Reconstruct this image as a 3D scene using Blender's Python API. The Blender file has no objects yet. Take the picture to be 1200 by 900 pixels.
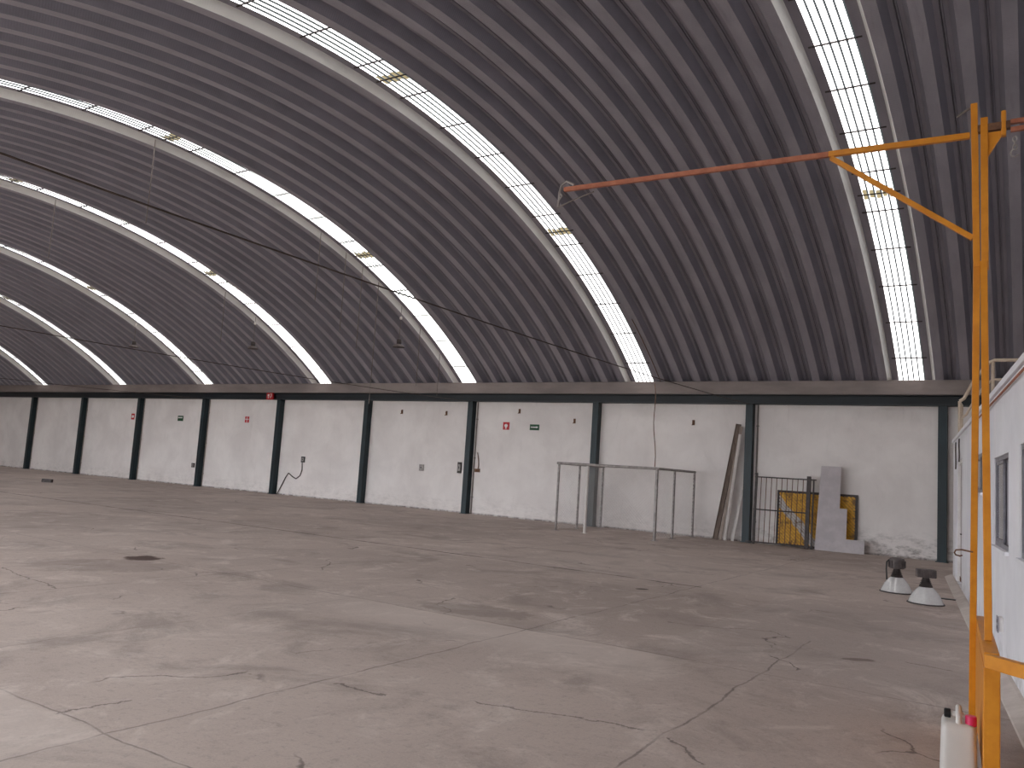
import bpy, bmesh, math, random
from mathutils import Vector, Matrix
random.seed(7)
PI = math.pi
scn = bpy.context.scene
col = scn.collection

# ------------------------------------------------------------------ measures
CAM = Vector((47.344, 0.0, 1.65))
D = 23.897                       # column line
WALL_Y = 24.02                   # face of the white wall
YC, ZC, AA, BB, YE = 10.943, -8.811, 19.591, 17.655, 23.597     # arch
YS = 2 * YC - YE                 # southern springing
BAY = 5.047
XR = {0: -5.3, 1: 1.85, 2: 9.20, 3: 15.95, 4: 23.464, 5: 30.731, 6: 37.59, 7: 45.263, 8: 52.45}  # right edges of the skylight openings
OPEN_W = 1.15
DEPTH = 0.175

# ------------------------------------------------------------------ helpers
def link(o, parent=None):
    col.objects.link(o)
    if parent is not None:
        o.parent = parent
    return o

def obj(name, bm, mat, parent=None, smooth=False):
    me = bpy.data.meshes.new(name)
    bmesh.ops.recalc_face_normals(bm, faces=bm.faces)
    bm.to_mesh(me); bm.free()
    mats = mat if isinstance(mat, (list, tuple)) else [mat]
    for m in mats:
        me.materials.append(m)
    if smooth:
        me.polygons.foreach_set('use_smooth', [True] * len(me.polygons))
        try:
            me.set_sharp_from_angle(angle=math.radians(38))
        except Exception:
            pass
    return link(bpy.data.objects.new(name, me), parent)

def tag(o, label, cat, group=None, kind=None):
    if label: o['label'] = label
    if cat: o['category'] = cat
    if group: o['group'] = group
    if kind: o['kind'] = kind
    return o

def thing(name, label, cat, loc=(0, 0, 0), rz=0.0, group=None, kind=None):
    o = bpy.data.objects.new(name, None)
    o.empty_display_size = 0.1
    link(o); o.location = loc; o.rotation_euler = (0, 0, rz)
    return tag(o, label, cat, group, kind)

def box(bm, lo, hi, M=None, bev=0.0):
    lo, hi = Vector(lo), Vector(hi)
    g = bmesh.ops.create_cube(bm, size=1.0)
    vs = g['verts']
    c, s = (lo + hi) / 2, hi - lo
    for v in vs:
        v.co = Vector((v.co.x * s.x, v.co.y * s.y, v.co.z * s.z)) + c
    if bev > 0:
        es = list({e for v in vs for e in v.link_edges})
        r = bmesh.ops.bevel(bm, geom=es, offset=bev, segments=2, profile=.5, affect='EDGES')
        vs = list({v for f in r['faces'] for v in f.verts} | {v for v in vs if v.is_valid})
    if M is not None:
        for v in vs:
            v.co = M @ v.co
    return bm

def nbm():
    return bmesh.new()

def frame_from(d, up=Vector((0, 0, 1))):
    d = Vector(d).normalized()
    if abs(d.dot(up)) > .99: up = Vector((0, 1, 0))
    a = d.cross(up).normalized(); b = a.cross(d).normalized()
    return a, b

def tube(bm, pts, r, n=8, cap=True):
    pts = [Vector(p) for p in pts]
    rings = []
    prev = None
    for i, p in enumerate(pts):
        d = (pts[min(i + 1, len(pts) - 1)] - pts[max(i - 1, 0)])
        if prev is None:
            a, b = frame_from(d)
        else:
            dn = d.normalized()
            a = (prev - dn * prev.dot(dn)).normalized(); b = a.cross(dn).normalized()
        prev = a
        rr = r[i] if isinstance(r, (list, tuple)) else r
        rings.append([bm.verts.new(p + (a * math.cos(2 * PI * k / n) + b * math.sin(2 * PI * k / n)) * rr) for k in range(n)])
    for i in range(len(rings) - 1):
        for k in range(n):
            bm.faces.new((rings[i][k], rings[i][(k + 1) % n], rings[i + 1][(k + 1) % n], rings[i + 1][k]))
    if cap:
        bm.faces.new(rings[0][::-1]); bm.faces.new(rings[-1])
    return bm

def bar(bm, p0, p1, w, h=None, up=Vector((0, 0, 1)), bev=0.0):
    """square-section bar from p0 to p1"""
    h = w if h is None else h
    p0, p1 = Vector(p0), Vector(p1)
    d = (p1 - p0); L = d.length; d.normalize()
    a, b = frame_from(d, Vector(up))
    M = Matrix(((a.x, b.x, d.x, p0.x), (a.y, b.y, d.y, p0.y), (a.z, b.z, d.z, p0.z), (0, 0, 0, 1)))
    return box(bm, (-w / 2, -h / 2, 0), (w / 2, h / 2, L), M, bev)

def lathe(bm, prof, n=32, M=None, close=True):
    rings = []
    for (r, z) in prof:
        if r < 1e-5:
            rings.append([bm.verts.new((0, 0, z))])
        else:
            rings.append([bm.verts.new((r * math.cos(2 * PI * k / n), r * math.sin(2 * PI * k / n), z)) for k in range(n)])
    for i in range(len(rings) - 1):
        A, B = rings[i], rings[i + 1]
        for k in range(n):
            k2 = (k + 1) % n
            if len(A) == 1 and len(B) == 1: continue
            if len(A) == 1: bm.faces.new((A[0], B[k2], B[k]))
            elif len(B) == 1: bm.faces.new((A[k], A[k2], B[0]))
            else: bm.faces.new((A[k], A[k2], B[k2], B[k]))
    if M is not None:
        for R in rings:
            for v in R: v.co = M @ v.co
    return bm

def prism(bm, poly, z0, z1, M=None):
    """polygon in local xy, extruded z0..z1"""
    a = [bm.verts.new((x, y, z0)) for x, y in poly]
    b = [bm.verts.new((x, y, z1)) for x, y in poly]
    n = len(poly)
    bm.faces.new(a[::-1]); bm.faces.new(b)
    for k in range(n):
        bm.faces.new((a[k], a[(k + 1) % n], b[(k + 1) % n], b[k]))
    if M is not None:
        for v in a + b: v.co = M @ v.co
    return bm

# ------------------------------------------------------------------ materials
def s2l(c):
    return tuple(((x / 255) / 12.92 if x / 255 <= .04045 else (((x / 255) + .055) / 1.055) ** 2.4) for x in c)

class NT:
    def __init__(s, name):
        s.m = bpy.data.materials.new(name); s.m.use_nodes = True
        s.t = s.m.node_tree; s.n = s.t.nodes; s.l = s.t.links
        s.bsdf = s.n['Principled BSDF']
    def node(s, typ, ins=None, **kw):
        nd = s.n.new(typ)
        for k, v in kw.items(): setattr(nd, k, v)
        for k, v in (ins or {}).items(): s.put(nd.inputs[k], v)
        return nd
    def put(s, sock, v):
        if isinstance(v, bpy.types.NodeSocket): s.l.new(v, sock)
        else: sock.default_value = v
    def math(s, op, a, b=0.0, c=0.0, clamp=False):
        nd = s.n.new('ShaderNodeMath'); nd.operation = op; nd.use_clamp = clamp
        s.put(nd.inputs[0], a); s.put(nd.inputs[1], b); s.put(nd.inputs[2], c)
        return nd.outputs[0]
    def mix(s, fac, a, b):
        nd = s.n.new('ShaderNodeMix'); nd.data_type = 'RGBA'
        s.put(nd.inputs['Factor'], fac)
        for i, v in ((6, a), (7, b)):
            if not isinstance(v, bpy.types.NodeSocket) and len(v) == 3: v = (*v, 1)
            s.put(nd.inputs[i], v)
        return nd.outputs[2]
    def noise(s, vec, scale, detail=4.0, rough=.55, dist=0.0):
        nd = s.node('ShaderNodeTexNoise', {'Scale': scale, 'Detail': detail, 'Roughness': rough, 'Distortion': dist})
        s.put(nd.inputs['Vector'], vec)
        return nd.outputs['Fac']
    def ramp(s, fac, lo, hi):
        nd = s.node('ShaderNodeMapRange', {'From Min': lo, 'From Max': hi}); nd.interpolation_type = 'SMOOTHSTEP'
        s.put(nd.inputs['Value'], fac)
        return nd.outputs['Result']
    def obj(s):
        return s.node('ShaderNodeTexCoord').outputs['Object']
    def geo(s):
        return s.node('ShaderNodeNewGeometry').outputs['Position']
    def scale(s, vec, v):
        nd = s.node('ShaderNodeVectorMath', operation='MULTIPLY'); s.put(nd.inputs[0], vec); nd.inputs[1].default_value = v
        return nd.outputs[0]
    def xyz(s, vec):
        nd = s.node('ShaderNodeSeparateXYZ'); s.put(nd.inputs[0], vec); return nd.outputs
    def out(s, color, rough=.6, metal=0.0, bump=None, bstr=.2, bdist=.01, **kw):
        b = s.bsdf
        if not isinstance(color, bpy.types.NodeSocket) and len(color) == 3: color = (*color, 1)
        s.put(b.inputs['Base Color'], color); s.put(b.inputs['Roughness'], rough); s.put(b.inputs['Metallic'], metal)
        for k, v in kw.items(): s.put(b.inputs[k], v)
        if bump is not None:
            bn = s.node('ShaderNodeBump', {'Strength': bstr, 'Distance': bdist}); s.put(bn.inputs['Height'], bump)
            s.l.new(bn.outputs['Normal'], b.inputs['Normal'])
        return s.m

def mottled(name, c1, c2, scale=6.0, rough=.55, metal=0.0, lo=.35, hi=.7, stretch=(1, 1, 1), bstr=.08, spec=.4):
    t = NT(name); v = t.scale(t.obj(), stretch)
    n = t.noise(v, scale, 6, .6)
    f = t.ramp(n, lo, hi)
    c = t.mix(f, c1, c2)
    return t.out(c, rough, metal, n, bstr, .01, **{'Specular IOR Level': spec})

M = {}
# concrete floor -------------------------------------------------------------
CRACKS = [[(43.0, 4.61), (43.48, 4.63)], [(44.04, 4.95), (44.75, 5.14), (45.17, 5.2)], [(45.36, 5.15), (45.52, 5.08), (45.74, 4.88)], [(42.31, 2.92), (42.4, 3.32)], [(36.24, 5.44), (38.1, 5.15)], [(46.28, 9.18), (46.66, 9.1)]]
def make_floor():
    t = NT('concrete'); P = t.geo(); x, y, z = t.xyz(P)
    wob = t.noise(P, .9, 3, .5); wob2 = t.noise(P, 5.0, 4, .6)
    big = t.noise(P, .16, 5, .6, .3); mid = t.noise(P, .75, 7, .68, .5)
    streak = t.noise(t.scale(P, (1.2, 1, 1)), 1.15, 8, .74, .8)
    fine = t.noise(P, 14, 6, .7); grain = t.noise(P, 70, 3, .7)
    base = s2l((196, 179, 169)); dark = s2l((166, 150, 141)); light = s2l((220, 206, 197))
    c = t.mix(t.ramp(big, .3, .7), dark, base)
    c = t.mix(t.math('MULTIPLY', t.ramp(streak, .5, .68), .62), c, light)
    c = t.mix(t.math('MULTIPLY', t.ramp(mid, .49, .66), .62), c, s2l((142, 128, 120)))
    c = t.mix(t.math('MULTIPLY', t.ramp(fine, .5, .75), .55), c, s2l((138, 126, 120)))
    c = t.mix(t.math('MULTIPLY', t.ramp(grain, .5, .72), .3), c, light)
    c = t.mix(t.math('MULTIPLY', t.ramp(t.noise(P, 38, 5, .75), .52, .72), .38), c, s2l((128, 114, 106)))
    # slab to slab tone
    ix = t.math('FLOOR', t.math('DIVIDE', t.math('SUBTRACT', x, 0.43), 4.86)); iy = t.math('FLOOR', t.math('DIVIDE', t.math('SUBTRACT', y, 2.9), 4.9))
    cb = t.node('ShaderNodeCombineXYZ'); t.put(cb.inputs[0], ix); t.put(cb.inputs[1], iy)
    wn = t.node('ShaderNodeTexWhiteNoise'); wn.noise_dimensions = '2D'; t.put(wn.inputs['Vector'], cb.outputs[0])
    c = t.mix(t.math('MULTIPLY', wn.outputs['Value'], .22), c, s2l((196, 184, 177)))
    def rect_mask(x0, x1, y0, y1, sx0, sx1, sy0, sy1):
        wx = t.math('ADD', x, t.math('MULTIPLY', t.math('SUBTRACT', mid, .5), 1.2))
        a = t.math('MULTIPLY', t.ramp(wx if sx0 > .1 else x, x0, x0 + sx0), t.math('SUBTRACT', 1.0, t.ramp(wx if sx1 > .1 else x, x1 - sx1, x1)))
        wy = t.math('ADD', y, t.math('MULTIPLY', t.math('SUBTRACT', streak, .5), 1.4))
        b = t.math('MULTIPLY', t.ramp(wy if sy0 > .1 else y, y0, y0 + sy0), t.math('SUBTRACT', 1.0, t.ramp(wy if sy1 > .1 else y, y1 - sy1, y1)))
        return t.math('MULTIPLY', a, b)
    c = t.mix(t.math('MULTIPLY', rect_mask(38.0, 42.9, -3, 2.9, 1.0, .03, .03, .03), .2), c, light)
    c = t.mix(t.math('MULTIPLY', rect_mask(39.5, 44.9, 6.0, 7.5, 2.2, .6, 1.1, .03), .42), c, light)
    # joints
    def line(coord, p, w, other, strength, olo=None, ohi=None):
        d = t.math('ABSOLUTE', t.math('SUBTRACT', t.math('ADD', coord, t.math('ADD', t.math('MULTIPLY', t.math('SUBTRACT', wob2, .5), .05), t.math('MULTIPLY', t.math('SUBTRACT', wob, .5), .16))), p))
        m = t.math('SUBTRACT', 1.0, t.ramp(d, w * .4, w))
        if olo is not None:
            m = t.math('MULTIPLY', m, t.math('GREATER_THAN', other, olo)); m = t.math('MULTIPLY', m, t.math('LESS_THAN', other, ohi))
        return t.math('MULTIPLY', m, strength)
    J = [line(y, 2.9, .011, x, .5), line(y, 7.5, .016, x, .45), line(y, 12.72, .05, x, .9, -50, 42.95), line(y, 17.75, .02, x, .35),
         line(x, 45.33, .013, y, .55, 3.4, 9.5), line(x, 42.88, .014, y, .5, -2, 23), line(x, 38.1, .016, y, .4), line(x, 33.2, .016, y, .35), line(x, 40.45, .01, y, .35, 2.9, 12.7),
         line(x, 35.6, .012, y, .3), line(x, 28.4, .02, y, .3), line(x, 23.4, .02, y, .25)]
    m = J[0]
    for j in J[1:]: m = t.math('MAXIMUM', m, j)
    m = t.math('MULTIPLY', m, t.math('ADD', .35, t.math('MULTIPLY', t.ramp(t.noise(P, 1.4, 4, .6), .38, .58), .65)))
    def seg(a, b, wd, strength):
        pn = t.node('ShaderNodeVectorMath', operation='ADD'); t.put(pn.inputs[0], P); t.put(pn.inputs[1], t.scale(nz0.outputs['Color'], (.34, .34, 0)))
        pa = t.node('ShaderNodeVectorMath', operation='SUBTRACT'); t.put(pa.inputs[0], pn.outputs[0]); pa.inputs[1].default_value = (a[0] + .17, a[1] + .17, 0)
        ba = Vector((b[0] - a[0], b[1] - a[1], 0)); k = ba / ba.length_squared
        dt = t.node('ShaderNodeVectorMath', operation='DOT_PRODUCT'); t.put(dt.inputs[0], pa.outputs[0]); dt.inputs[1].default_value = k
        hh = t.math('ADD', dt.outputs['Value'], 0.0, 0.0, True)
        sc = t.node('ShaderNodeVectorMath', operation='SCALE'); sc.inputs[0].default_value = ba; t.put(sc.inputs['Scale'], hh)
        dd = t.node('ShaderNodeVectorMath', operation='DISTANCE'); t.put(dd.inputs[0], pa.outputs[0]); t.put(dd.inputs[1], sc.outputs[0])
        return t.math('MULTIPLY', t.math('SUBTRACT', 1.0, t.ramp(dd.outputs['Value'], wd * .4, wd)), strength)
    nz0 = t.node('ShaderNodeTexNoise', {'Scale': 2.2, 'Detail': 6.0, 'Roughness': .7}); t.put(nz0.inputs['Vector'], P)
    for pl in CRACKS:
        for a, b in zip(pl[:-1], pl[1:]): m = t.math('MAXIMUM', m, seg(a, b, .016, .6))
    # cracks
    vv = t.node('ShaderNodeVectorMath', operation='ADD'); t.put(vv.inputs[0], P)
    nz = t.node('ShaderNodeTexNoise', {'Scale': 1.6, 'Detail': 5.0}); t.put(nz.inputs['Vector'], P); t.put(vv.inputs[1], t.scale(nz.outputs['Color'], (.9, .9, 0)))
    vo = t.node('ShaderNodeTexVoronoi', {'Scale': .3}); vo.feature = 'DISTANCE_TO_EDGE'; vo.voronoi_dimensions = '2D'; t.put(vo.inputs['Vector'], vv.outputs[0])
    cr = t.math('MULTIPLY', t.math('SUBTRACT', 1.0, t.ramp(vo.outputs['Distance'], .001, .006)), t.ramp(wob, .5, .62))
    m = t.math('MAXIMUM', m, t.math('MULTIPLY', cr, .7))
    c = t.mix(m, c, s2l((74, 64, 60)))
    # spots of dirt
    sp = t.ramp(t.noise(P, 2.6, 5, .75), .71, .78)
    c = t.mix(t.math('MULTIPLY', sp, .55), c, s2l((86, 76, 72)))
    # oil stain on the slab
    def blob(cx, cy, rx, ry, s, colr, c):
        dx = t.math('DIVIDE', t.math('SUBTRACT', x, cx), rx); dy = t.math('DIVIDE', t.math('SUBTRACT', y, cy), ry)
        d = t.math('ADD', t.math('ADD', t.math('MULTIPLY', dx, dx), t.math('MULTIPLY', dy, dy)), t.math('MULTIPLY', t.math('SUBTRACT', wob2, .5), 1.6))
        f = t.math('MULTIPLY', t.math('SUBTRACT', 1.0, t.ramp(d, .5, 1.0)), s)
        return t.mix(f, c, colr)
    def rblob(cx, cy, ang, rx, ry, st, colr, c):
        ca, sa = math.cos(ang), math.sin(ang); X = t.math('SUBTRACT', x, cx); Y = t.math('SUBTRACT', y, cy)
        u = t.math('DIVIDE', t.math('ADD', t.math('MULTIPLY', X, ca), t.math('MULTIPLY', Y, sa)), rx)
        v = t.math('DIVIDE', t.math('SUBTRACT', t.math('MULTIPLY', Y, ca), t.math('MULTIPLY', X, sa)), ry)
        d = t.math('ADD', t.math('ADD', t.math('MULTIPLY', u, u), t.math('MULTIPLY', v, v)), t.math('MULTIPLY', t.math('SUBTRACT', wob2, .5), 1.8))
        return t.mix(t.math('MULTIPLY', t.math('SUBTRACT', 1.0, t.ramp(d, .5, 1.0)), st), c, colr)
    c = rblob(36.2, 7.46, .85, .30, .33, .92, s2l((72, 48, 42)), c)
    c = rblob(36.6, 6.6, .7, 1.2, .7, .3, s2l((120, 104, 98)), c)
    c = rblob(41.9, 8.0, .2, .8, .42, .42, s2l((120, 106, 98)), c)
    c = rblob(42.42, 11.6, .9, .12, .08, .85, s2l((70, 56, 50)), c)
    c = rblob(45.9, 8.9, .6, .2, .08, .6, s2l((96, 78, 70)), c)
    h = t.math('SUBTRACT', t.math('ADD', t.math('MULTIPLY', fine, .3), t.math('MULTIPLY', grain, .12)), m)
    return t.out(c, t.math('ADD', .62, t.math('MULTIPLY', mid, .25)), 0, h, .25, .01, **{'Specular IOR Level': .3})
M['floor'] = make_floor()

def make_wall():
    t = NT('white_painted_masonry'); P = t.geo(); x, y, z = t.xyz(P)
    n1 = t.noise(P, .7, 6, .6, .3); n2 = t.noise(t.scale(P, (1, 1, .35)), 3.2, 6, .7, .5); n3 = t.noise(P, 11, 5, .7)
    c = t.mix(t.ramp(n1, .3, .7), s2l((218, 210, 207)), s2l((232, 225, 222)))
    c = t.mix(t.math('MULTIPLY', t.ramp(n2, .52, .8), .2), c, s2l((176, 166, 162)))
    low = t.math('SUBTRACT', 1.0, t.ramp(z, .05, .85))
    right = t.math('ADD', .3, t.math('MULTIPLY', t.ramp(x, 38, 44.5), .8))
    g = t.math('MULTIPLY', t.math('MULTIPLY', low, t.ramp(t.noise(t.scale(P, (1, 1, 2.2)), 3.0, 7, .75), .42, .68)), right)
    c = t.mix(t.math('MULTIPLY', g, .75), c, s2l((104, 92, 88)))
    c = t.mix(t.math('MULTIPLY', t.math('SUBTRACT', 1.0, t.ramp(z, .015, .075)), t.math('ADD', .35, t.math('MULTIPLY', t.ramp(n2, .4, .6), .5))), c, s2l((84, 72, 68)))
    spk = t.ramp(t.noise(P, 7.5, 4, .8), .715, .76)
    c = t.mix(t.math('MULTIPLY', spk, .55), c, s2l((112, 104, 100)))
    vs = t.ramp(t.noise(t.scale(P, (1, 1, .06)), 6, 4, .7), .64, .74)
    c = t.mix(t.math('MULTIPLY', t.math('MULTIPLY', vs, t.ramp(z, 2.2, 4.0)), .22), c, s2l((150, 138, 132)))
    return t.out(c, .85, 0, n3, .12, .01, **{'Specular IOR Level': .2})
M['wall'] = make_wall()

def make_office():
    t = NT('white_render'); P = t.geo(); x, y, z = t.xyz(P)
    n1 = t.noise(P, 1.2, 6, .6, .3); n3 = t.noise(P, 18, 5, .7)
    c = t.mix(t.ramp(n1, .3, .7), s2l((222, 220, 224)), s2l((234, 232, 236)))
    low = t.math('MULTIPLY', t.math('SUBTRACT', 1.0, t.ramp(z, .02, .4)), t.ramp(t.noise(P, 4, 6, .7), .42, .66))
    c = t.mix(t.math('MULTIPLY', low, .5), c, s2l((130, 118, 112)))
    spk = t.ramp(t.noise(t.scale(P, (1, 1, .3)), 9, 4, .8), .73, .77)
    c = t.mix(t.math('MULTIPLY', spk, .35), c, s2l((140, 134, 134)))
    return t.out(c, .8, 0, n3, .1, .008, **{'Specular IOR Level': .25})
M['office'] = make_office()

def make_roof(name, c1, c2, crimp):
    t = NT(name); uv = t.node('ShaderNodeUVMap').outputs[0]; u, v, _ = t.xyz(uv); P = t.geo()
    n = t.noise(t.scale(P, (1, .35, .35)), 1.6, 6, .6); n2 = t.noise(t.scale(uv, (6, .7, 1)), 1.0, 5, .65)
    c = t.mix(t.ramp(n, .3, .7), c1, c2)
    c = t.mix(t.math('MULTIPLY', t.ramp(n2, .52, .75), .25), c, s2l((98, 90, 90)))
    w = t.math('SINE', t.math('MULTIPLY', v, 2 * PI / .045))
    return t.out(c, .5, .25, w, crimp, .004, **{'Specular IOR Level': .35})
M['roof_flange'] = make_roof('galvanised_flange', s2l((146, 142, 150)), s2l((164, 159, 167)), .35)
M['roof_web'] = make_roof('galvanised_web', s2l((136, 134, 144)), s2l((150, 147, 157)), .3)
M['roof_skylit'] = make_roof('skylit_flank', s2l((228, 227, 224)), s2l((238, 237, 234)), .2)  # webs facing the skylights: skylight brightness put into a paler base colour
M['roof_pan'] = make_roof('galvanised_pan', s2l((134, 130, 139)), s2l((150, 145, 153)), .15)

SKY_L = 5.2
def emis(name, c, L, var=.12, stain=False):
    t = NT(name); P = t.geo(); uv = t.node('ShaderNodeUVMap').outputs[0]
    n = t.noise(P, 9, 5, .7); big = t.noise(t.scale(uv, (1, .2, 1)), 1.1, 3, .6)
    cc = t.mix(t.ramp(n, .25, .8), tuple(v * .78 for v in c), c)
    e = t.node('ShaderNodeEmission'); t.put(e.inputs['Color'], cc)
    t.put(e.inputs['Strength'], t.math('MULTIPLY', t.math('ADD', 1 - var, t.math('MULTIPLY', big, 2 * var)), L))
    t.l.new(e.outputs[0], t.n['Material Output'].inputs['Surface'])
    return t.m
M['sheet'] = emis('translucent_sheet_lit_by_sky', (1.0, .97, .95), SKY_L)
M['fold'] = emis('translucent_sheet_fold', (.80, .88, .92), SKY_L * .03)
M['rusty'] = emis('translucent_sheet_rusty_lap', (.86, .70, .40), SKY_L * .13)

M['green'] = mottled('dark_green_paint', s2l((16, 30, 36)), s2l((26, 44, 50)), 3.5, .45, 0, stretch=(1, 1, .3))
M['beam'] = mottled('dark_blue_green_beam', s2l((12, 17, 24)), s2l((24, 31, 38)), 2.0, .5, 0, stretch=(.3, 1, 1))
M['ledge'] = mottled('grey_eave_steel', s2l((124, 113, 110)), s2l((146, 134, 130)), 1.4, .6, .1, stretch=(.3, 1, 1))
M['yellow'] = mottled('orange_yellow_paint', s2l((196, 122, 22)), s2l((212, 138, 34)), 9, .42, 0, .3, .75, spec=.45)
M['rustbar'] = mottled('rust_red_primer', s2l((150, 88, 66)), s2l((172, 108, 82)), 12, .6)
M['rust'] = mottled('rusted_steel', s2l((92, 62, 46)), s2l((128, 92, 66)), 14, .7)
M['darksteel'] = mottled('dark_steel', s2l((52, 46, 46)), s2l((74, 64, 62)), 12, .55, .3)
M['black'] = mottled('black_plastic', s2l((20, 20, 22)), s2l((32, 32, 34)), 12, .4)
M['galv'] = mottled('galvanised_pipe', s2l((132, 124, 122)), s2l((164, 156, 152)), 8, .45, .4)
M['wire'] = mottled('grey_wire', s2l((118, 108, 104)), s2l((140, 130, 124)), 8, .6, .2)
M['cable'] = mottled('dark_cable', s2l((62, 52, 48)), s2l((82, 70, 64)), 8, .7)
M['drywall'] = mottled('grey_board', s2l((176, 168, 170)), s2l((190, 182, 184)), 3, .9)
M['boardedge'] = mottled('board_edge', s2l((180, 160, 120)), s2l((196, 176, 136)), 9, .9)
M['wood'] = mottled('weathered_board', s2l((98, 84, 76)), s2l((128, 112, 102)), 7, .8, stretch=(3, 3, .3))
M['greywood'] = mottled('greyed_plank', s2l((136, 122, 114)), s2l((164, 150, 140)), 7, .8, stretch=(3, 3, .3))
M['pvc'] = mottled('white_pvc', s2l((196, 188, 184)), s2l((212, 204, 200)), 4, .5)
M['white'] = mottled('white_paint', s2l((220, 214, 212)), s2l((232, 228, 226)), 6, .5)
M['beige'] = mottled('beige_rail_paint', s2l((188, 168, 148)), s2l((206, 188, 170)), 8, .55)
M['alu'] = mottled('aluminium', s2l((132, 130, 138)), s2l((156, 153, 160)), 8, .4, .4)
M['doorpaint'] = mottled('greyed_door_paint', s2l((176, 168, 168)), s2l((192, 184, 184)), 5, .6)
M['red'] = mottled('red_sign', s2l((176, 26, 36)), s2l((190, 36, 46)), 6, .5)
M['greensign'] = mottled('green_sign', s2l((22, 66, 38)), s2l((30, 80, 48)), 6, .5)
M['pink'] = mottled('magenta_cap', s2l((206, 40, 92)), s2l((220, 56, 106)), 6, .4)
M['ballast'] = mottled('grey_ballast_housing', s2l((80, 72, 72)), s2l((104, 94, 92)), 10, .6, .2)
M['kerb'] = mottled('mortar_kerb', s2l((186, 174, 166)), s2l((202, 190, 182)), 5, .9)
M['ground'] = mottled('pale_yard', s2l((168, 162, 152)), s2l((186, 180, 170)), .6, .9)

def make_yellow_slats():
    t = NT('worn_yellow_slats'); P = t.obj(); x, y, z = t.xyz(P)
    n = t.noise(P, 9, 6, .7); n2 = t.noise(P, 2.2, 5, .6)
    c = t.mix(t.ramp(n, .35, .7), s2l((196, 140, 30)), s2l((224, 172, 56)))
    # pale band where the paint has worn off, running diagonally
    d = t.math('ABSOLUTE', t.math('SUBTRACT', t.math('ADD', t.math('ADD', t.math('MULTIPLY', x, 1.15), z), t.math('MULTIPLY', t.math('SUBTRACT', n2, .5), .35)), 1.32))
    c = t.mix(t.math('SUBTRACT', 1.0, t.ramp(d, .13, .21)), c, s2l((186, 180, 178)))
    c = t.mix(t.math('MULTIPLY', t.ramp(t.noise(P, 4, 5, .7), .52, .64), .8), c, s2l((96, 66, 34)))
    return t.out(c, .6, 0, n, .1, .01)
M['slats'] = make_yellow_slats()

def make_glass(name, c, rough=.12, alpha=1.0, trans=0.0):
    t = NT(name)
    n = t.noise(t.obj(), 3, 3, .5)
    cc = t.mix(n, tuple(v * .8 for v in c), c)
    return t.out(cc, rough, 0, None, **{'Transmission Weight': trans, 'IOR': 1.45})
M['glass'] = make_glass('dark_window_glass', s2l((70, 72, 82)), .08)
M['curtain'] = mottled('grey_curtain', s2l((150, 148, 156)), s2l((176, 174, 182)), 3, .9, stretch=(8, 8, .2))
def make_reflector():
    t = NT('prismatic_reflector')
    n = t.noise(t.obj(), 30, 3, .5)
    return t.out(t.mix(n, s2l((216, 212, 210)), s2l((236, 234, 232))), .15, .2, None, **{'Transmission Weight': .25, 'IOR': 1.45})
M['reflector'] = make_reflector()
def make_jug():
    t = NT('translucent_white_plastic')
    n = t.noise(t.obj(), 5, 4, .6)
    return t.out(t.mix(n, s2l((206, 200, 196)), s2l((222, 217, 212))), .38, 0, n, .05, .01, **{'Subsurface Weight': .25, 'Subsurface Radius': (.05, .05, .05), 'Transmission Weight': .12})
M['jug'] = make_jug()

# ------------------------------------------------------------------ the setting
bm = nbm()
NXF, NYF = 1, 1
v = [bm.verts.new(p) for p in ((-9, -2.1, 0), (62, -2.1, 0), (62, 24.3, 0), (-9, 24.3, 0))]
w = [bm.verts.new((p.co.x, p.co.y, -.25)) for p in v]
bm.faces.new(v); bm.faces.new(w[::-1])
for k in range(4): bm.faces.new((v[k], w[k], w[(k + 1) % 4], v[(k + 1) % 4]))
tag(obj('floor', bm, M['floor']), 'bare grey concrete floor with joints, cracks and stains', 'floor', kind='structure')

bm = nbm(); box(bm, (-90, -60, -.4), (140, -2.11, -.03))
tag(obj('ground', bm, M['ground']), 'pale yard outside the open side of the hall', 'ground', kind='structure')

bm = nbm(); box(bm, (-9, WALL_Y, 0), (62, WALL_Y + .25, 4.2))
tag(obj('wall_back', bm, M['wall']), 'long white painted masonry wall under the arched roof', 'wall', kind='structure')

bm = nbm()  # added wall pieces out of view
for x0, x1, z0, z1 in ((43.2, 53, 0, 4.1), (-9, 6, 0, 4.1)):
    box(bm, (x0, YS - .55, z0), (x1, YS - .3, z1))
tag(obj('wall_light_screen', bm, M['wall']), 'added white wall pieces out of view behind the photographer, screening off sky light', 'wall', kind='structure')

def ell_pts(n, off=0.0, ext=0.0):
    """points and outward normals, equal steps of arc length, from the north springing over the crown"""
    th0 = math.acos((YE - YC) / AA) - ext; th1 = PI - th0
    K = 4000; s = [0.0]; P = []
    for i in range(K + 1):
        th = th0 + (th1 - th0) * i / K
        P.append((YC + AA * math.cos(th), ZC + BB * math.sin(th), th))
        if i: s.append(s[-1] + math.hypot(P[i][0] - P[i - 1][0], P[i][1] - P[i - 1][1]))
    out = []; j = 0
    for i in range(n + 1):
        t = s[-1] * i / n
        while j < K - 1 and s[j + 1] < t: j += 1
        f = (t - s[j]) / max(1e-9, s[j + 1] - s[j]); th = P[j][2] + f * (P[j + 1][2] - P[j][2])
        ny, nz = math.cos(th) / AA, math.sin(th) / BB; L = math.hypot(ny, nz)
        out.append((YC + AA * math.cos(th), ZC + BB * math.sin(th), ny / L, nz / L, t))
    return out
ARC = ell_pts(110, 0, .025)
ARC_LEN = ARC[-1][4]
_th = math.acos((YE - YC) / AA)
ARC_OFF = .025 * math.hypot(AA * math.sin(_th), BB * math.cos(_th))      # length of rib hidden behind the ledge
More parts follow.
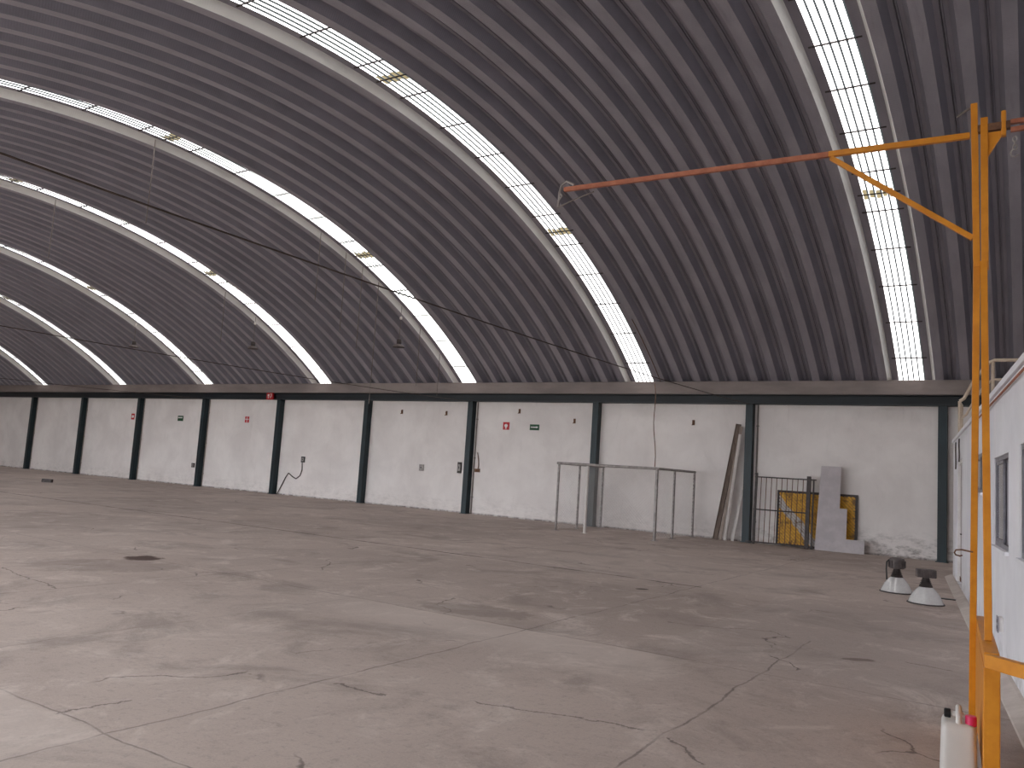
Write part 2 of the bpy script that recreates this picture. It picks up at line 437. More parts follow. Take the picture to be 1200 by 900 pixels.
def arc_at(s):
    s = s + ARC_OFF
    k = max(0, min(len(ARC) - 2, int(s / ARC_LEN * (len(ARC) - 1)))); a, b = ARC[k], ARC[k + 1]
    f = (s - a[4]) / (b[4] - a[4])
    y, z, ny, nz = (a[i] + (b[i] - a[i]) * f for i in range(4)); L = math.hypot(ny, nz)
    return y, z, ny / L, nz / L

def end_wall(name, x0, x1, label):
    bm = nbm(); poly = [(YS - .3, 0)] + [(YE + .3, 0)] + [(YE + .3, ARC[0][1])] + [(a[0] + a[2] * .15, a[1] + a[3] * .15) for a in ARC[::4]] + [(YS - .3, ARC[0][1])]
    Mx = Matrix(((0, 0, 1, 0), (1, 0, 0, 0), (0, 1, 0, 0), (0, 0, 0, 1)))
    prism(bm, poly, x0, x1, Mx)
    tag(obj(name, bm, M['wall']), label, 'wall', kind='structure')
end_wall('wall_left', -9.2, -9.0, 'white end wall closing the far left of the hall')
end_wall('wall_right', 62.0, 62.2, 'white end wall closing the hall to the right')

# roof ribs: one strip of faces for every fold so that folds stay crisp and arcs smooth
bm = nbm(); uvl = bm.loops.layers.uv.new('UVMap')
def strip(x0, d0, x1, d1, mi):
    a, b = [], []
    for (y, z, ny, nz, s) in ARC:
        a.append(bm.verts.new((x0, y + ny * d0, z + nz * d0))); b.append(bm.verts.new((x1, y + ny * d1, z + nz * d1)))
    for i in range(len(ARC) - 1):
        f = bm.faces.new((a[i], b[i], b[i + 1], a[i + 1])); f.material_index = mi; f.smooth = True
        for lp, (u, vv) in zip(f.loops, ((x0, ARC[i][4]), (x1, ARC[i][4]), (x1, ARC[i + 1][4]), (x0, ARC[i + 1][4]))):
            lp[uvl].uv = (u, vv)
WEB, HPL, HPR = .09, .17, .17
FL, NR = .20, 11
def chain(pts):
    for (xa, da, xb, db, mi) in pts: strip(xa, da, xb, db, mi)
keys = sorted(XR)
def section(xa, xb, left_open=True, right_open=True, n=NR):
    """flanges from xa to xb with troughs between; half pans beyond"""
    gap = (xb - xa - n * FL) / (n - 1)
    if left_open:
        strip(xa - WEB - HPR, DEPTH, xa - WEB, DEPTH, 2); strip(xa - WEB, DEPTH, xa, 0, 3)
    x = xa
    for i in range(n):
        # flange with two shallow stiffening steps
        strip(x, 0, x + FL, 0, 0)
        x += FL
        if i < n - 1:
            m = x + gap / 2
            strip(x, 0, x + WEB, DEPTH, 1)
            strip(x + WEB, DEPTH, m - .034, DEPTH, 2)
            strip(m - .034, DEPTH, m - .022, DEPTH - .022, 2); strip(m - .022, DEPTH - .022, m - .012, DEPTH - .022, 2)
            strip(m - .012, DEPTH - .022, m - .009, DEPTH + .05, 2); strip(m - .009, DEPTH + .05, m + .006, DEPTH + .05, 2); strip(m + .006, DEPTH + .05, m + .009, DEPTH - .022, 2)
            strip(m + .009, DEPTH - .022, m + .024, DEPTH - .022, 2); strip(m + .024, DEPTH - .022, m + .036, DEPTH, 2)
            strip(m + .036, DEPTH, x + gap - WEB, DEPTH, 2)
            strip(x + gap - WEB, DEPTH, x + gap, 0, 1)
            x += gap
    if right_open:
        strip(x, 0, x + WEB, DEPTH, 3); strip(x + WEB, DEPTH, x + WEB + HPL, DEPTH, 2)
for a, b in zip(keys[:-1], keys[1:]):
    section(XR[a], XR[b] - OPEN_W, n=max(2, round((XR[b] - OPEN_W - XR[a] + .387) / .587)))
section(-9.0, XR[0] - OPEN_W, left_open=False, n=5)
section(XR[8], 62.0, right_open=False, n=17)
bm.normal_update()
me = bpy.data.meshes.new('ceiling'); bm.to_mesh(me); bm.free()
for k in ('roof_flange', 'roof_web', 'roof_pan', 'roof_skylit'): me.materials.append(M[k])
tag(link(bpy.data.objects.new('ceiling', me)), 'dark self-supporting arched roof of deep ribbed steel panels', 'ceiling', kind='structure')

# eave ledge and beam along the wall
bm = nbm()
prism(bm, [(23.55, 4.30), (23.55, 4.675), (23.60, 4.69), (24.27, 4.69), (24.27, 4.30)], -9, 62, Matrix(((0, 0, 1, 0), (1, 0, 0, 0), (0, 1, 0, 0), (0, 0, 0, 1))))
tag(obj('trim_1', bm, M['ledge']), 'grey steel eave ledge that the roof ribs stand on', 'eave ledge', kind='structure')
bm = nbm()   # I-beam profile
prism(bm, [(23.72, 4.03), (23.72, 4.06), (23.80, 4.07), (23.80, 4.27), (23.72, 4.28), (23.72, 4.30), (24.25, 4.30), (24.25, 4.03)], -9, 62, Matrix(((0, 0, 1, 0), (1, 0, 0, 0), (0, 1, 0, 0), (0, 0, 0, 1))))
tag(obj('beam', bm, M['beam']), 'dark steel beam running along the top of the white wall', 'beam', kind='structure')
bm = nbm()
prism(bm, [(YS + .05, 4.30), (YS + .05, 4.675), (YS - .6, 4.69), (YS - .6, 4.03), (YS - .2, 4.03)], -9, 62, Matrix(((0, 0, 1, 0), (1, 0, 0, 0), (0, 1, 0, 0), (0, 0, 0, 1))))
tag(obj('trim_2', bm, M['ledge']), 'steel eave beam over the open side of the hall', 'eave beam', kind='structure')

# columns -------------------------------------------------------------------
def column_bm():
    bm = nbm()
    prism(bm, [(-.105, -.125), (.105, -.125), (.105, -.108), (.012, -.1), (.012, .1), (.105, .108), (.105, .123), (-.105, .123), (-.105, .108), (-.012, .1), (-.012, -.1), (-.105, -.108)], 0.015, 4.03)
    box(bm, (-.15, -.15, 0), (.15, .123, .016))
    for s in (-1, 1):
        box(bm, (s * .105 - .006 if s > 0 else -.105, -.11, .016), (s * .105 if s > 0 else -.099, .115, 4.03))   # closing plates: boxed column
    return bm
cl = ['leftmost dark green steel column in view along the white wall',
      'second dark green steel column from the left end of the white wall',
      'dark green steel column just right of the small faded red sign',
      'dark green steel column just right of the small dark sign with a pale band',
      'dark green steel column next to the red alarm box on the beam',
      'dark green steel column between the plug cord and the grey socket box',
      'dark green steel column right beside the narrow wall switch box',
      'dark green steel column behind the wire mesh of the pipe goal frame',
      'dark green steel column between the leaning boards and the barred gate',
      'dark green steel column at the right end, next to the white office building']
proto = None
for i in range(-1, 10):
    x = BAY * i
    if proto is None:
        proto = obj('column', column_bm(), M['green']); o = proto
    else:
        o = proto.copy(); col.objects.link(o)
    o.location = (x, D, 0)
    lab = cl[i] if i >= 0 else 'dark green steel column beyond the left end of the picture'
    tag(o, lab, 'column', 'dark green columns along the white wall', 'structure')

# skylights -----------------------------------------------------------------
sky_l = {0: 'translucent skylight strip at the far left end of the roof', 1: 'farthest skylight strip, only its lower end in view above the leftmost column',
         2: 'second skylight strip from the left, a short bright arc', 3: 'third skylight strip from the left, ending above the fourth column',
         4: 'skylight strip ending just right of the red alarm box', 5: 'skylight strip ending at the column beside the switch box, long wires hanging from it',
         6: 'long skylight strip sweeping from the top edge down to the pipe goal frame', 7: 'widest nearest skylight strip, behind the end of the yellow diagonal brace', 8: 'skylight strip over the white office building'}
def sheet_bm(x0, x1):
    bm = nbm(); uvl = bm.loops.layers.uv.new('UVMap')
    W = x1 - x0; n = 5
    prof = []                       # (x, depth, material of the strip that follows)
    p = W / n
    for i in range(n):
        a = x0 + p * i
        prof += [(a, DEPTH + .012, 0), (a + p * .72, DEPTH + .012, 1), (a + p * .79, DEPTH - .012, 1), (a + p * .93, DEPTH - .012, 1)]
    prof.append((x1, DEPTH + .012, 0))
    prof[-2] = (prof[-2][0], prof[-2][1], 1)
    for j in range(len(prof) - 1):
        xa, da, mi = prof[j]; xb, db, _ = prof[j + 1]
        va = [bm.verts.new((xa, y + ny * da, z + nz * da)) for (y, z, ny, nz, s) in ARC]
        vb = [bm.verts.new((xb, y + ny * db, z + nz * db)) for (y, z, ny, nz, s) in ARC]
        for i in range(len(ARC) - 1):
            f = bm.faces.new((va[i], vb[i], vb[i + 1], va[i + 1])); f.material_index = mi; f.smooth = True
            for lp, (u, vv) in zip(f.loops, ((xa, ARC[i][4]), (xb, ARC[i][4]), (xb, ARC[i + 1][4]), (xa, ARC[i + 1][4]))): lp[uvl].uv = (u, vv)
    return bm
sh0 = None; bar0 = None; lap0 = None
SH_W = OPEN_W - 2 * WEB - HPL - HPR
S_BARS = [.69 + 1.335 * i for i in range(int((ARC_LEN - 1.3) / 1.335))]
for k in keys:
    xr = XR[k]
    t = thing('skylight', sky_l[k], 'skylight', (xr, 0, 0), 0, 'arched skylight strips in the roof')
    if sh0 is None:
        bmx = sheet_bm(-WEB - HPR - SH_W - .01, -WEB - HPR + .01)
        me = bpy.data.meshes.new('translucent_sheet'); bmx.normal_update(); bmx.to_mesh(me); bmx.free()
        me.materials.append(M['sheet']); me.materials.append(M['fold'])
        sh0 = bpy.data.objects.new('translucent_sheet', me); o = link(sh0, t)
        bmb = nbm(); box(bmb, (-WEB - HPR - SH_W - .1, -.014, -.02), (-WEB - HPR + .1, .014, .0)); 
        barme = bpy.data.meshes.new('crossbar'); bmb.to_mesh(barme); bmb.free(); barme.materials.append(M['darksteel'])
        bml = nbm(); x0 = -WEB - HPR - SH_W; pp = SH_W / 5
        for q in range(5):
            box(bml, (x0 + pp * q + .012, -.16 + .03 * (q % 3), -.012), (x0 + pp * q + pp * .74, .17 - .04 * (q % 2), -.006))
        lapme = bpy.data.meshes.new('stained_lap'); bml.to_mesh(lapme); bml.free(); lapme.materials.append(M['rusty'])
    else:
        o = sh0.copy(); link(o, t)
    for j, s in enumerate(S_BARS):
        y, z, ny, nz = arc_at(s)
        b = bpy.data.objects.new('crossbar', barme); link(b, t)
        b.location = (0, y + ny * (DEPTH + .005), z + nz * (DEPTH + .005)); b.rotation_euler = (math.atan2(nz, ny) - PI / 2, 0, 0)
    for s in (6.62, 13.42, 20.2):
        y, z, ny, nz = arc_at(s)
        b = bpy.data.objects.new('stained_lap', lapme); link(b, t); b['label'] = 'rust stained overlap of the sheets'
        b.location = (0, y + ny * (DEPTH + .012), z + nz * (DEPTH + .012)); b.rotation_euler = (math.atan2(nz, ny) - PI / 2, 0, 0)
        if s < 14:
            b = bpy.data.objects.new('crossbar', barme); link(b, t)
            b.location = (0, y + ny * (DEPTH + .004) , z + nz * (DEPTH + .004)); b.rotation_euler = (math.atan2(nz, ny) - PI / 2, 0, 0)

# ------------------------------------------------------------------ office building on the right
DB = Vector((-.115, 1, 0)).normalized()          # along the wall, away from the camera
NB = Vector((-1, -.115, 0)).normalized()         # out of the wall, into the hall
PB = Vector((46.81, 12.29, 0))
def BM(s0=0.0):
    """local x along the wall (away), local y = into the building, z up; origin at y = 12.29"""
    a, b = DB, -NB
    return Matrix(((a.x, b.x, 0, PB.x), (a.y, b.y, 0, PB.y), (0, 0, 1, 0), (0, 0, 0, 1)))
MBD = BM()
def sy(y): return (y - 12.29) / DB.y
S0, S1, HB = sy(-1.2), sy(19.55), 2.86
openings = [(sy(16.55), sy(18.3), .06, 2.37), (sy(11.97), sy(13.7), 1.745, 2.27), (sy(9.19), sy(10.62), 1.17, 2.125), (sy(6.7), sy(8.3), 1.18, 2.15), (sy(3.2), sy(4.9), 1.18, 2.15)]
bm = nbm()
xs = sorted({S0, S1} | {v for o in openings for v in o[:2]}); T = .16
def panel(a, b, z0, z1): box(bm, (a, 0, z0), (b, T, z1), MBD)
for a, b in zip(xs[:-1], xs[1:]):
    o = [q for q in openings if abs(q[0] - a) < 1e-6 and abs(q[1] - b) < 1e-6]
    if o:
        if o[0][2] > .01: panel(a, b, 0, o[0][2])
        panel(a, b, o[0][3], HB)
    else: panel(a, b, 0, HB)
box(bm, (S1 - T, T, 0), (S1, 9, HB), MBD)
box(bm, (S0, T, 0), (S0 + T, 9, HB), MBD)
box(bm, (S0, 8.9, 0), (S1, 9, HB), MBD)
box(bm, (S0 + T, T, HB - .2), (S1 - T, 8.9, HB - .02), MBD)
office = tag(obj('wall_office', bm, M['office']), 'long white office building wall on the right side', 'building wall', kind='structure')
# mortar kerb at its foot
bm = nbm(); prism(bm, [(0, 0), (-.15, 0), (-.14, .01), (-.03, .06), (0, .065)], S0, S1 + .1, MBD @ Matrix(((0, 0, 1, 0), (1, 0, 0, 0), (0, 1, 0, 0), (0, 0, 0, 1))))
tag(obj('baseboard_office', bm, M['kerb']), 'sloped mortar kerb along the foot of the white office wall', 'kerb', kind='structure')
# coping lip
bm = nbm(); box(bm, (S0 - .02, -.03, HB - .05), (S1 + .02, T + .02, HB + .02), MBD, .008)
tag(obj('trim_office', bm, M['office']), 'white coping along the top of the office wall', 'coping', kind='structure')

def window(idx, o, label, curtain):
    a, b, z0, z1 = o
    t = thing('window_%d' % idx, label, 'window', (0, 0, 0), kind='structure')
    bm = nbm(); f = .045
    for (p, q) in (((a, .012, z0), (a + f, .075, z1)), ((b - f, .012, z0), (b, .075, z1)), ((a + f, .012, z0), (b - f, .075, z0 + f)), ((a + f, .012, z1 - f), (b - f, .075, z1))): box(bm, p, q, MBD)
    obj('frame', bm, M['alu'], t)
    m = (a + b) / 2
    for i, (p, q, yy) in enumerate(((a + f, m + .03, .048), (m - .03, b - f, .02))):
        bm = nbm()
        for (u, w2) in (((p, yy, z0 + f), (p + .04, yy + .02, z1 - f)), ((q - .04, yy, z0 + f), (q, yy + .02, z1 - f)), ((p, yy, z0 + f), (q, yy + .02, z0 + f + .035)), ((p, yy, z1 - f - .035), (q, yy + .02, z1 - f))): box(bm, u, w2, MBD)
        s = obj('sash', bm, M['alu'], t)
        bm = nbm(); box(bm, (p + .03, yy + .007, z0 + f + .03), (q - .03, yy + .013, z1 - f - .03), MBD)
        obj('pane', bm, M['curtain'] if (curtain and i == 0) else M['glass'], s)
    bm = nbm(); box(bm, (a - .03, -.035, z0 - .035), (b + .03, .06, z0), MBD)
    obj('sill', bm, M['office'], t)
window(1, openings[1], 'small high window of the office building seen between the two yellow mast legs', False)
window(2, openings[2], 'sliding aluminium window of the office building right of the yellow mast legs', True)
window(3, openings[3], 'office window cut by the right edge of the picture', False)
window(4, openings[4], 'office window nearest the camera, outside the picture', False)
a, b, z0, z1 = openings[0]
t = thing('door_1', 'white door at the far end of the office building wall', 'door', kind='structure')
bm = nbm()
for p, q in (((a, .02, z0), (a + .07, .13, z1)), ((b - .07, .02, z0), (b, .13, z1)), ((a, .02, z1 - .07), (b, .13, z1))): box(bm, p, q, MBD)
obj('frame', bm, M['white'], t)
bm = nbm(); mm = (a + b) / 2
for p, q in ((a + .075, mm - .005), (mm + .005, b - .075)):
    box(bm, (p, .07, z0 + .01), (q, .11, z1 - .075), MBD)
    for (u0, u1) in ((.15, .95), (1.1, 2.1)): box(bm, (p + .1, .062, u0), (q - .1, .07, u1), MBD)
leaf = obj('leaf', bm, M['doorpaint'], t)
bm = nbm(); box(bm, (mm + .06, .03, .98), (mm + .08, .07, 1.0), MBD); box(bm, (mm + .06, .025, .98), (mm + .2, .04, 1.0), MBD)
obj('door_handle', bm, M['darksteel'], leaf)
bm = nbm(); box(bm, (a + .09, .055, z0 + .015), (mm - .02, .069, z0 + .13), MBD); box(bm, (b - .32, .055, z0 + .015), (b - .09, .069, z0 + .1), MBD)
k = obj('kick_plate', bm, M['rust'], leaf); k['label'] = 'rusted foot of the door'

# conduit along the top of the wall
bm = nbm(); tube(bm, [MBD @ Vector((sy(y), -.03, HB - .125 - (.05 if y > 12.6 else 0))) for y in (-1, 3, 6, 8, 10, 11.5, 12.6, 12.9, 13.1)] , .011, 8)
tag(obj('conduit_pipe', bm, M['rustbar'], None, True), 'rust orange conduit running just below the top of the office wall', 'conduit')
# outlet
t = thing('wall_socket', 'small white socket box low on the office wall right of the mast', 'socket')
bm = nbm(); box(bm, (sy(9.62), -.045, .36), (sy(9.74), 0, .5), MBD, .006); obj('back_box', bm, M['white'], t)
bm = nbm(); box(bm, (sy(9.605), -.053, .352), (sy(9.755), -.045, .508), MBD, .003); fp = obj('face_plate', bm, M['alu'], t)
for q in (.4, .46):
    bm = nbm(); box(bm, (sy(9.66), -.056, q - .015), (sy(9.70), -.053, q + .015), MBD); obj('socket_hole', bm, M['black'], fp)
# two hanging cords at the far corner
for i, (ya, ln) in enumerate(((18.05, .52), (16.9, .42))):
    bm = nbm(); tube(bm, [MBD @ Vector((sy(ya + .05 * math.sin(6 * q)), -.03, HB - .12 - ln * q)) for q in [j / 10 for j in range(11)]], .012, 6)
    tag(obj('dangling_cable', bm, M['cable']), ['dark cord dangling on the office wall above the door, left one', 'dark cord dangling on the office wall above the door, right one'][i], 'cord', 'cables dangling above the office door')

# stair rail on the roof of the office
t = thing('roof_railing', 'beige pipe railing rising on the roof of the office building', 'railing', (0, 0, 0))
yR = 18.7
posts = [(46.14, 2.88, 3.62), (46.38, 2.88, 4.02), (46.72, 2.88, 4.45), (47.6, 2.88, 4.45), (48.6, 2.88, 4.45)]
for (x, z0, z1) in posts:
    bm = nbm(); tube(bm, [(x, yR, z0), (x, yR, z1)], .032, 10); obj('post', bm, M['beige'], t, True)
bm = nbm(); tube(bm, [(46.14, yR, 3.62), (46.22, yR, 3.68), (46.30, yR, 3.85), (46.38, yR, 4.02), (46.55, yR, 4.27), (46.66, yR, 4.41), (46.75, yR, 4.45), (49.5, yR, 4.45)], .034, 10); obj('handrail', bm, M['beige'], t, True)
bm = nbm(); tube(bm, [(46.14, yR, 3.25), (46.26, yR, 3.35), (46.38, yR, 3.6), (46.55, yR, 3.9), (46.72, yR, 4.06), (49.5, yR, 4.07)], .024, 8); obj('rail', bm, M['beige'], t, True)
bm = nbm(); tube(bm, [(46.14, yR, 3.02), (46.26, yR, 3.1), (46.38, yR, 3.3), (46.55, yR, 3.55), (46.72, yR, 3.66), (49.5, yR, 3.67)], .02, 8); obj('rail', bm, M['beige'], t, True)
bm = nbm(); tube(bm, [(46.14, yR, 3.6), (46.14, yR + .6, 3.6), (46.14, yR + .6, 2.88)], .026, 8); obj('end_rail', bm, M['beige'], t, True)

# ------------------------------------------------------------------ yellow mast with boom
t = thing('boom_mast', 'orange yellow hoist mast of square tubes with a long side boom', 'mast', (47.06, 6.2, 0))
def part(name, bmm, mat, par=t, smooth=False):
    o = obj(name, bmm, mat, par, smooth); o.matrix_parent_inverse = Matrix.Translation(-Vector(t.location)) if par is t else Matrix()
    return o
J1 = Vector((47.055, 6.2, 3.25)); TOPA = Vector((47.024, 6.2, 4.385))
bm = nbm(); bar(bm, (46.985, 6.93, .01), J1 + Vector((-.012, 0, 0)), .042, .042, (1, 0, 0), .003); box(bm, (46.90, 6.84, 0), (47.02, 7.0, .012)); part('leg', bm, M['yellow'])
bm = nbm(); bar(bm, (47.13, 5.74, .82), J1 + Vector((.03, -.02, 0)), .042, .042, (1, 0, 0), .003); part('leg', bm, M['yellow'])
bm = nbm(); bar(bm, J1 + Vector((-.012, 0, -.03)), TOPA, .042, .042, (0, 1, 0), .003); part('upright', bm, M['yellow'])
bm = nbm(); bar(bm, J1 + Vector((.036, 0, -.05)), (47.085, 6.2, 4.27), .044, .05, (0, 1, 0), .003); part('upright', bm, M['yellow'])
bm = nbm(); prism(bm, [(47.108, 4.16), (47.21, 4.16), (47.108, 3.99)], 6.19, 6.21, Matrix(((1, 0, 0, 0), (0, 0, 1, 0), (0, 1, 0, 0), (0, 0, 0, 1)))); part('gusset', bm, M['yellow'])
bm = nbm(); bar(bm, (47.046, 6.2, 4.195), (47.24, 6.2, 4.195), .05, .045, (0, 1, 0)); part('head_beam', bm, M['rust'])
# the boom: yellow at the mast, rust red outside the brace
bb = Vector((47.0, 6.2, 4.16)); be = Vector((43.78, 6.2, 4.215)); bmid = bb.lerp(be, .29)
bm = nbm(); bar(bm, bb, bmid, .036, .042, (0, 0, 1), .003); part('boom', bm, M['yellow'])
bm = nbm(); bar(bm, bmid, be, .034, .04, (0, 0, 1), .003); o = part('boom', bm, M['rustbar']); o['label'] = 'rust red outer length of the boom'
bm = nbm(); bar(bm, (47.02, 6.2, 3.425), bb.lerp(be, .285) + Vector((0, 0, -.03)), .036, .036, (0, 1, 0), .003); part('brace', bm, M['yellow'])
bm = nbm(); bar(bm, (47.24, 6.2, 4.215), (48.6, 6.2, 4.225), .03, .03, (0, 0, 1)); bar(bm, (47.24, 6.2, 4.16), (48.6, 6.2, 4.17), .03, .03, (0, 0, 1)); o = part('rear_boom', bm, M['rustbar'])
bm = nbm(); bar(bm, (47.2, 6.2, 4.12), (47.2, 6.2, 4.3), .03, .05, (0, 1, 0), .008); part('pulley_bracket', bm, M['yellow'])
# wire and hook at the boom tip
tip = be
bm = nbm(); tube(bm, [tip + Vector(v) for v in ((.1, 0, .03), (.02, 0, .075), (-.03, 0, .05), (-.05, 0, -.02), (-.05, 0, -.08), (-.06, 0, -.16))], .012, 6); tube(bm, [tip + Vector(v) for v in ((-.05, 0, -.02), (-.02, 0, -.06), (-.06, 0, -.1))], .009, 6)
o = part('wire_loop', bm, M['galv']); o['label'] = 'pale twisted wire at the tip of the boom'
bm = nbm(); tube(bm, [tip + Vector((-.06, 0, -.16)), tip + Vector((.1, 0, -.11)), tip + Vector((.3, 0, -.06))], .006, 6); part('loose_wire', bm, M['wire'])
bm = nbm(); tube(bm, [(47.0, 6.2, 4.36), (46.97, 6.2, 4.345), (46.92, 6.2, 4.31)], .008, 6); part('wire_stub', bm, M['wire'])
# base frame
bm = nbm(); bar(bm, (47.045, 6.9, .785), (47.163, 5.3, .785), .075, .07, (0, 0, 1), .004); part('base_rail', bm, M['yellow'])
bm = nbm(); bar(bm, (47.15, 5.25, .785), (47.64, 4.82, .785), .06, .072, (0, 0, 1), .004); part('cross_rail', bm, M['yellow'])
bm = nbm(); bar(bm, (47.165, 5.262, 0), (47.165, 5.262, .75), .078, .078, (0, 1, 0), .004); part('post', bm, M['yellow'])
bm = nbm(); bar(bm, (47.015, 6.85, .45), (47.128, 5.31, .45), .012, .6, (0, 0, 1)); part('side_plate', bm, M['yellow'])
bm = nbm(); pts = [Vector((46.985, 6.6, 1.285)) + Vector(v) for v in ((0.02, 0, 0), (-.05, 0, .01), (-.085, 0, .005), (-.095, 0, -.015), (-.085, 0, -.03), (-.06, 0, -.035), (-.045, 0, -.028))]
tube(bm, pts, .006, 6); part('hook', bm, M['rust'])
# chain block hook and hanging cord are separate things
bm = nbm(); 
for q in range(3): tube(bm, [Vector((47.265 + .012 * math.cos(a), 6.2, 4.09 - q * .028 + .02 * math.sin(a))) if q % 2 == 0 else Vector((47.265, 6.2 + .012 * math.cos(a), 4.09 - q * .028 + .02 * math.sin(a))) for a in [2 * PI * j / 10 for j in range(11)]], .0045, 6, False)
tube(bm, [(47.25, 6.2, 4.02), (47.24, 6.2, 4.0), (47.245, 6.2, 3.975), (47.265, 6.2, 3.965), (47.285, 6.2, 3.98)], .006, 6)
tag(obj('hanging_chain_hook', bm, M['galv'], None, True), 'short steel chain hook hanging from the head of the yellow mast', 'hook')
bm = nbm(); tube(bm, [(47.36, 5.06, .745), (47.345, 5.06, .6), (47.335, 5.08, .45), (47.34, 5.08, .25), (47.36, 5.06, .02)], .005, 6)
tag(obj('dangling_cable', bm, M['black'], None, True), 'thin black cord hanging from the yellow cross rail at the right edge', 'cord')

# jerrycan ------------------------------------------------------------------
jx, jy = 46.985, 5.60
t = thing('jerrycan', 'white translucent plastic jerrycan on the floor at the foot of the mast', 'jerrycan', (jx, jy, 0), 0.073)
bm = nbm(); box(bm, (-.097, -.15, 0), (.097, .15, .37), None, .0)
bmesh.ops.bevel(bm, geom=list(bm.edges), offset=.045, segments=5, profile=.6, affect='EDGES')
for v in bm.verts:
    if v.co.z > .2: k = 1 - .10 * (v.co.z - .2) / .17; v.co.x *= k; v.co.y *= k
obj('body', bm, M['jug'], t, True)
bm = nbm(); tube(bm, [(.0, -.1, .355), (.0, -.095, .405), (.0, -.06, .43), (.0, .04, .43), (.0, .075, .405), (.0, .08, .355)], .016, 10); obj('handle', bm, M['jug'], t, True)
bm = nbm(); lathe(bm, [(0, 0), (.026, 0), (.03, .004), (.03, .05), (.026, .056), (0, .056)], 20, Matrix.Translation((.062, -.07, .36))); o = obj('cap', bm, M['pink'], t, True); o['label'] = 'magenta screw cap'
Ms = Matrix.Translation((-.02, -.03, .402)) @ Matrix.Rotation(-PI / 2, 4, 'Y')
bm = nbm(); lathe(bm, [(.016, -.05), (.016, .02)], 16, Ms); lathe(bm, [(0, .02), (.016, .02)], 16, Ms); obj('spout', bm, M['jug'], t, True)
bm = nbm(); lathe(bm, [(0, .02), (.024, .02), (.026, .025), (.026, .05), (.02, .055), (0, .055)], 20, Ms); o = obj('spout_cap', bm, M['black'], t, True); o['label'] = 'black spout cap'

# ------------------------------------------------------------------ high-bay lamps on the floor
def floor_lamp(x, y, label, tall):
    t = thing('high_bay_lamp', label, 'lamp', (x, y, 0), .3, 'high bay lamps standing on the floor')
    bm = nbm(); lathe(bm, [(.255, 0), (.262, .008), (.25, .02), (.235, .06), (.19, .15), (.13, .225), (.09, .262), (.085, .258), (.125, .218), (.185, .145), (.228, .06), (.243, .02), (.243, .005), (.255, 0)], 40); obj('reflector', bm, M['reflector'], t, True)
    bm = nbm(); lathe(bm, [(.257, 0), (.268, .004), (.268, .014), (.257, .02)], 40); obj('rim', bm, M['darksteel'], t, True)
    bm = nbm(); lathe(bm, [(0, .25), (.095, .25), (.1, .265), (.085, .285), (.07, .31), (.055, .36), (.05, .4), (0, .4)], 24)
    for q in range(4): lathe(bm, [(.086 - .008 * q, .285 + .025 * q), (.094 - .008 * q, .29 + .025 * q), (.084 - .008 * q, .296 + .025 * q)], 24)
    obj('neck', bm, M['darksteel'], t, True)
    if tall:
        bm = nbm(); lathe(bm, [(0, .4), (.11, .4), (.125, .415), (.125, .53), (.11, .57), (.06, .585), (0, .585)], 28)
        for q in range(16):
            a = 2 * PI * q / 16; box(bm, (-.003, .12, .42), (.003, .14, .53), Matrix.Rotation(a, 4, 'Z'))
        obj('ballast_housing', bm, M['ballast'], t, True)
        bm = nbm(); tube(bm, [(-.12, 0, .54), (-.16, 0, .5), (-.165, 0, .38), (-.155, .0, .2)], .012, 8); obj('lead', bm, M['black'], t, True)
    else:
        bm = nbm(); box(bm, (-.135, -.08, .4), (.135, .08, .525), None, .008)
        for q in range(7): box(bm, (-.12 + .04 * q - .004, -.09, .41), (-.12 + .04 * q + .004, .09, .515))
        obj('ballast_housing', bm, M['ballast'], t)
floor_lamp(45.42, 15.45, 'high bay lamp with round brown ballast drum, the farther of the pair on the floor', True)
floor_lamp(45.97, 14.35, 'high bay lamp with flat square ballast box, the nearer of the pair on the floor', False)
bm = nbm(); prism(bm, [(-.14, -.05), (-.05, -.075), (.1, -.05), (.15, .0), (.07, .06), (-.08, .05)], 0, .012, Matrix.Translation((46.2, 15.35, 0)))
tag(obj('scrap', bm, M['black']), 'small flat dark scrap on the floor behind the two lamps', 'scrap')

# ------------------------------------------------------------------ pipe goal frame with wire mesh
t = thing('goal_frame', 'galvanised pipe goal frame with wire mesh sides in front of the wall', 'goal', (37.3, 20.8, 0))
def gp(name, bmm, mat, smooth=True):
    o = obj(name, bmm, mat, t, smooth); o.matrix_parent_inverse = Matrix.Translation(-Vector(t.location)); return o
XL, XRr = 35.75, 38.80; HG = 1.94
ys = (20.8, 22.1, 23.72)
for X in (XL, XRr):
    for y in ys:
        bm = nbm(); tube(bm, [(X, y, 0), (X, y, HG)], .042 if y < 21 and X > 37 else .034, 12); box(bm, (X - .08, y - .08, 0), (X + .08, y + .08, .012)); gp('post', bm, M['galv'])
    bm = nbm(); tube(bm, [(X, ys[0], HG), (X, ys[2] + .05, HG)], .034, 12); gp('side_bar', bm, M['galv'])
bm = nbm(); tube(bm, [(36.66, 20.86, 0), (36.66, 20.86, HG)], .042, 12); box(bm, (36.58, 20.78, 0), (36.74, 20.94, .012)); gp('post', bm, M['pvc'])
bm = nbm(); tube(bm, [(XL - .06, ys[0], HG), (XRr + .06, ys[0], HG)], .038, 12); gp('crossbar', bm, M['galv'])
